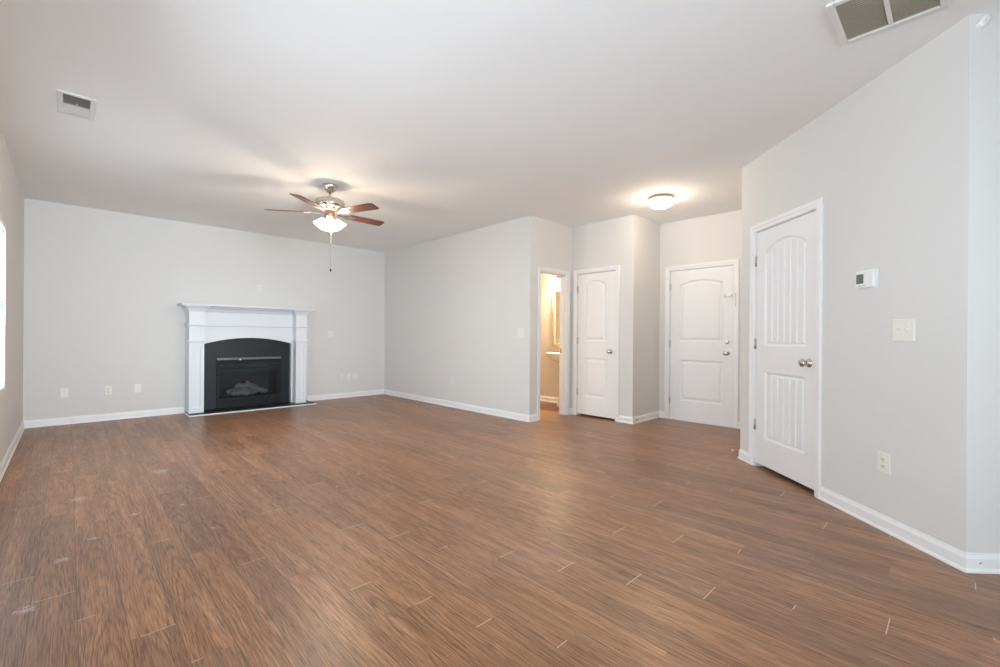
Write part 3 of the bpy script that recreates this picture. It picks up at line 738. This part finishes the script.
outlet(2, A - 5.62, .415, 'pale outlet low on the plain middle wall', M['beige'])
outlet(8, 1.548, .402, 'ivory outlet low on the angled wall below the switches', M['ivory'], .088, .122)
def switch(seg, s, z, label, m, w_, h_, pitch=.046):
    r = plate_root('light_switch', seg, s, z, label, 'light switch'); plate(r, w_, h_, m)
    for dx in (-pitch / 2, pitch / 2):
        t = MB(); t.box(-.006, .006, -.0075, -.005, -.013, .013); tb = t.build('toggle_slot', m, r); tb.location = (dx, 0, 0)
        t2 = MB().add([(-.0045, -.006, -.006), (.0045, -.006, -.006), (.0045, -.006, .008), (-.0045, -.006, .008), (-.003, -.022, .006), (.003, -.022, .006), (.003, -.020, .014), (-.003, -.020, .014)],
                      [(0, 1, 2, 3), (4, 7, 6, 5), (0, 4, 5, 1), (1, 5, 6, 2), (2, 6, 7, 3), (3, 7, 4, 0)])
        t2.build('toggle', m, tb)
        for dz in (-.03, .03): MB().box(dx - .003, dx + .003, -.0072, -.005, dz - .003, dz + .003).build('screw', m, r)
    return r
switch(2, A - 4.125, 1.181, 'pale double light switch beside the bathroom doorway', M['beige'], .118, .118)
switch(8, 1.670, 1.190, 'ivory double light switch on the angled wall below the thermostat', M['ivory'], .135, .128, .052)
th = plate_root('thermostat', 8, 1.418, 1.510, 'white wall thermostat with grey display', 'thermostat')
MB().prism_y(rounded(.165, .118, .010), -.004, 0).build('wall_plate', M['white_plastic'], th, .0015)
bo_ = MB(); 
r0 = [(x - .004, -.004, z) for x, z in rounded(.134, .106, .012)]; r1 = [(x - .004, -.016, z) for x, z in rounded(.130, .102, .012)]; r2 = [(x - .004, -.019, z) for x, z in rounded(.122, .094, .010)]
bo_.loft([r0, r1, r2]); bo_.build('case', M['white_plastic'], th)
MB().prism_y([(-.060, -.024), (-.006, -.024), (-.006, .036), (-.060, .036)], -.0202, -.0188).build('display', M['lcd'], th)
for dz in (.018, -.004): MB().box(.020, .036, -.0210, -.0188, dz - .006, dz + .006).build('button', M['white_plastic'], th, .001)
MB().prism_y([(-.05, -.0395), (0.01, -.0395), (0.01, -.037), (-.05, -.037)], -.0195, -.0188).build('grille_slit', M['slot'], th)

# small white sensor high on the far right wall
sn = plate_root('wall_sensor', 9, .058, 2.700, 'small white sensor just under the ceiling at far right', 'sensor')
q = MB(); r0 = [(x, 0, z) for x, z in rounded(.034, .066, .012)]; r1 = [(x, -.016, z) for x, z in rounded(.030, .060, .012)]; r2 = [(x, -.020, z) for x, z in rounded(.020, .046, .008)]
q.loft([r0, r1, r2]); q.xf(Matrix.Rotation(R(38), 4, 'Y') @ Matrix.Identity(4)); q.build('body', M['white_plastic'], sn)
MB().prism_y(rounded(.012, .018, .004), -.0215, -.0195).xf(Matrix.Rotation(R(38), 4, 'Y')).build('lens', M['vent_white'], sn)

# spring door stops
def door_stop(seg, s, z, label, ln=.075):
    r = plate_root('door_stop', seg, s, z, label, 'door stop'); y0 = -.012
    MB().lathe([(.012, 0), (.012, .004), (.006, .008), (.001, .008)], 16).xf(Matrix.Translation((0, y0, 0)) @ Matrix.Rotation(R(90), 4, 'X')).build('base', M['nickel'], r)
    sp = MB(); pts = []
    for k in range(120):
        a_ = k * 2 * math.pi / 10; pts.append((.005 * math.cos(a_), y0 - .006 - k * (ln - .016) / 120, .005 * math.sin(a_)))
    sp.tube(pts, .0013, 5); sp.build('spring', M['nickel'], r)
    MB().lathe([(.001, 0), (.007, 0), (.009, .004), (.009, .012), (.001, .014)], 16).xf(Matrix.Translation((0, y0 - ln + .012, 0)) @ Matrix.Rotation(R(90), 4, 'X')).build('rubber_tip', M['white_plastic'], r)
    return r
door_stop(7, F - 4.60, .052, 'spring door stop with white tip at the base of the angled wall corner')
door_stop(5, 5.375 - D, .048, 'small spring door stop on baseboard between closet and front door', .035)
cp = plate_root('baseboard_jack', 9, .056, .048, 'tiny white jack set in the baseboard at far right', 'jack')
MB().prism_y(rounded(.020, .022, .004), -.0145, -.0115).build('plate', M['white_plastic'], cp); MB().box(-.003, .003, -.0152, -.0142, -.003, .003).build('socket', M['slot'], cp)

# ------------------------------------------------------------------ bathroom contents
SK = (BU - .235, 4.62)
sk = empty('pedestal_sink', (BU - .001, 4.455, 0), 0, label='white pedestal sink glimpsed through the bathroom doorway', cat='sink')
def ell(cx, cy, rx, ry, z, n=36, flat=None):
    out = []
    for k in range(n):
        a_ = 2 * math.pi * k / n; x = cx + rx * math.cos(a_); y = cy + ry * math.sin(a_)
        out.append((min(x, -.002), y, z))
    return out
b_ = MB(); cx = -.24
rings = [ell(cx, 0, .06, .08, .70), ell(cx, 0, .12, .16, .73), ell(cx, 0, .185, .235, .78), ell(cx, 0, .215, .300, .83), ell(cx, 0, .230, .330, .850), ell(cx, 0, .230, .330, .865), ell(cx, 0, .222, .320, .872),
         ell(cx - .02, 0, .165, .215, .868), ell(cx - .02, 0, .145, .19, .83), ell(cx - .02, 0, .08, .11, .79)]
b_.loft(rings, smooth=True); b_.build('basin', M['porcelain'], sk)
pd = MB(); pd.loft([[(cx + .01 + w1 * c0, d1_ * s0, z) for c0, s0 in [(math.cos(2 * math.pi * k / 28), math.sin(2 * math.pi * k / 28)) for k in range(28)]] for (w1, d1_, z) in
        [(.12, .115, 0), (.12, .115, .02), (.10, .095, .06), (.075, .07, .18), (.065, .062, .40), (.075, .075, .60), (.10, .12, .72), (.11, .14, .75)]], smooth=True)
pd.build('pedestal', M['porcelain'], sk)
fa = MB().tube([(-.08, 0, .868), (-.08, 0, .95), (-.11, 0, .985), (-.17, 0, .97), (-.18, 0, .95)], .011, 12); fa.lathe([(.025, 0), (.025, .012), (.001, .014)], 16, (-.08, 0, .868))
for s1 in (-1, 1): fa.tube([(-.08, s1 * .07, .868), (-.08, s1 * .07, .91), (-.09, s1 * .10, .915)], .009, 10)
fa.build('faucet', M['nickel'], sk)
mr = empty('wall_mirror', (BU - .001, 4.60, 1.46), 0, label='wood framed mirror on the bathroom wall above the sink', cat='mirror')
yw, zh, fwid = .275, .49, .055
m_ = MB(); 
for (y0, y1, z0, z1) in ((-yw, -yw + fwid, -zh, zh), (yw - fwid, yw, -zh, zh), (-yw + fwid, yw - fwid, -zh, -zh + fwid), (-yw + fwid, yw - fwid, zh - fwid, zh)): m_.box(-.028, 0, y0, y1, z0, z1)
m_.build('mirror_frame', M['frame_wood'], mr, .004)
MB().box(-.012, -.004, -yw + fwid, yw - fwid, -zh + fwid, zh - fwid).build('mirror_pane', M['mirror'], mr)
vn = empty('vanity_light', (BU - .001, 4.565, 2.13), 0, label='glowing vanity light bar above the bathroom mirror', cat='wall light')
MB().box(-.025, 0, -.24, .24, -.04, .04).build('back_bar', M['nickel'], vn, .005)
for y in (-.17, 0, .17):
    ar = MB().tube([(-.02, y, 0), (-.09, y, .0), (-.10, y, -.02)], .008, 10).build('arm', M['nickel'], vn)
    MB().lathe([(.020, -.015), (.030, -.03), (.046, -.075), (.055, -.115), (.052, -.115), (.043, -.075), (.027, -.03), (.018, -.015)], 24, (-.10, y, 0), cap=False).build('glass_shade', M['vanity_shade'], vn)
    l = bpy.data.lights.new('vanity_lamp_light', 'POINT'); l.energy = 42; l.color = (1.0, 0.82, 0.62); l.shadow_soft_size = .04
    lo = bpy.data.objects.new('vanity_lamp_light', l); col.objects.link(lo); lo.parent = vn; lo.location = (-.10, y, -.08)
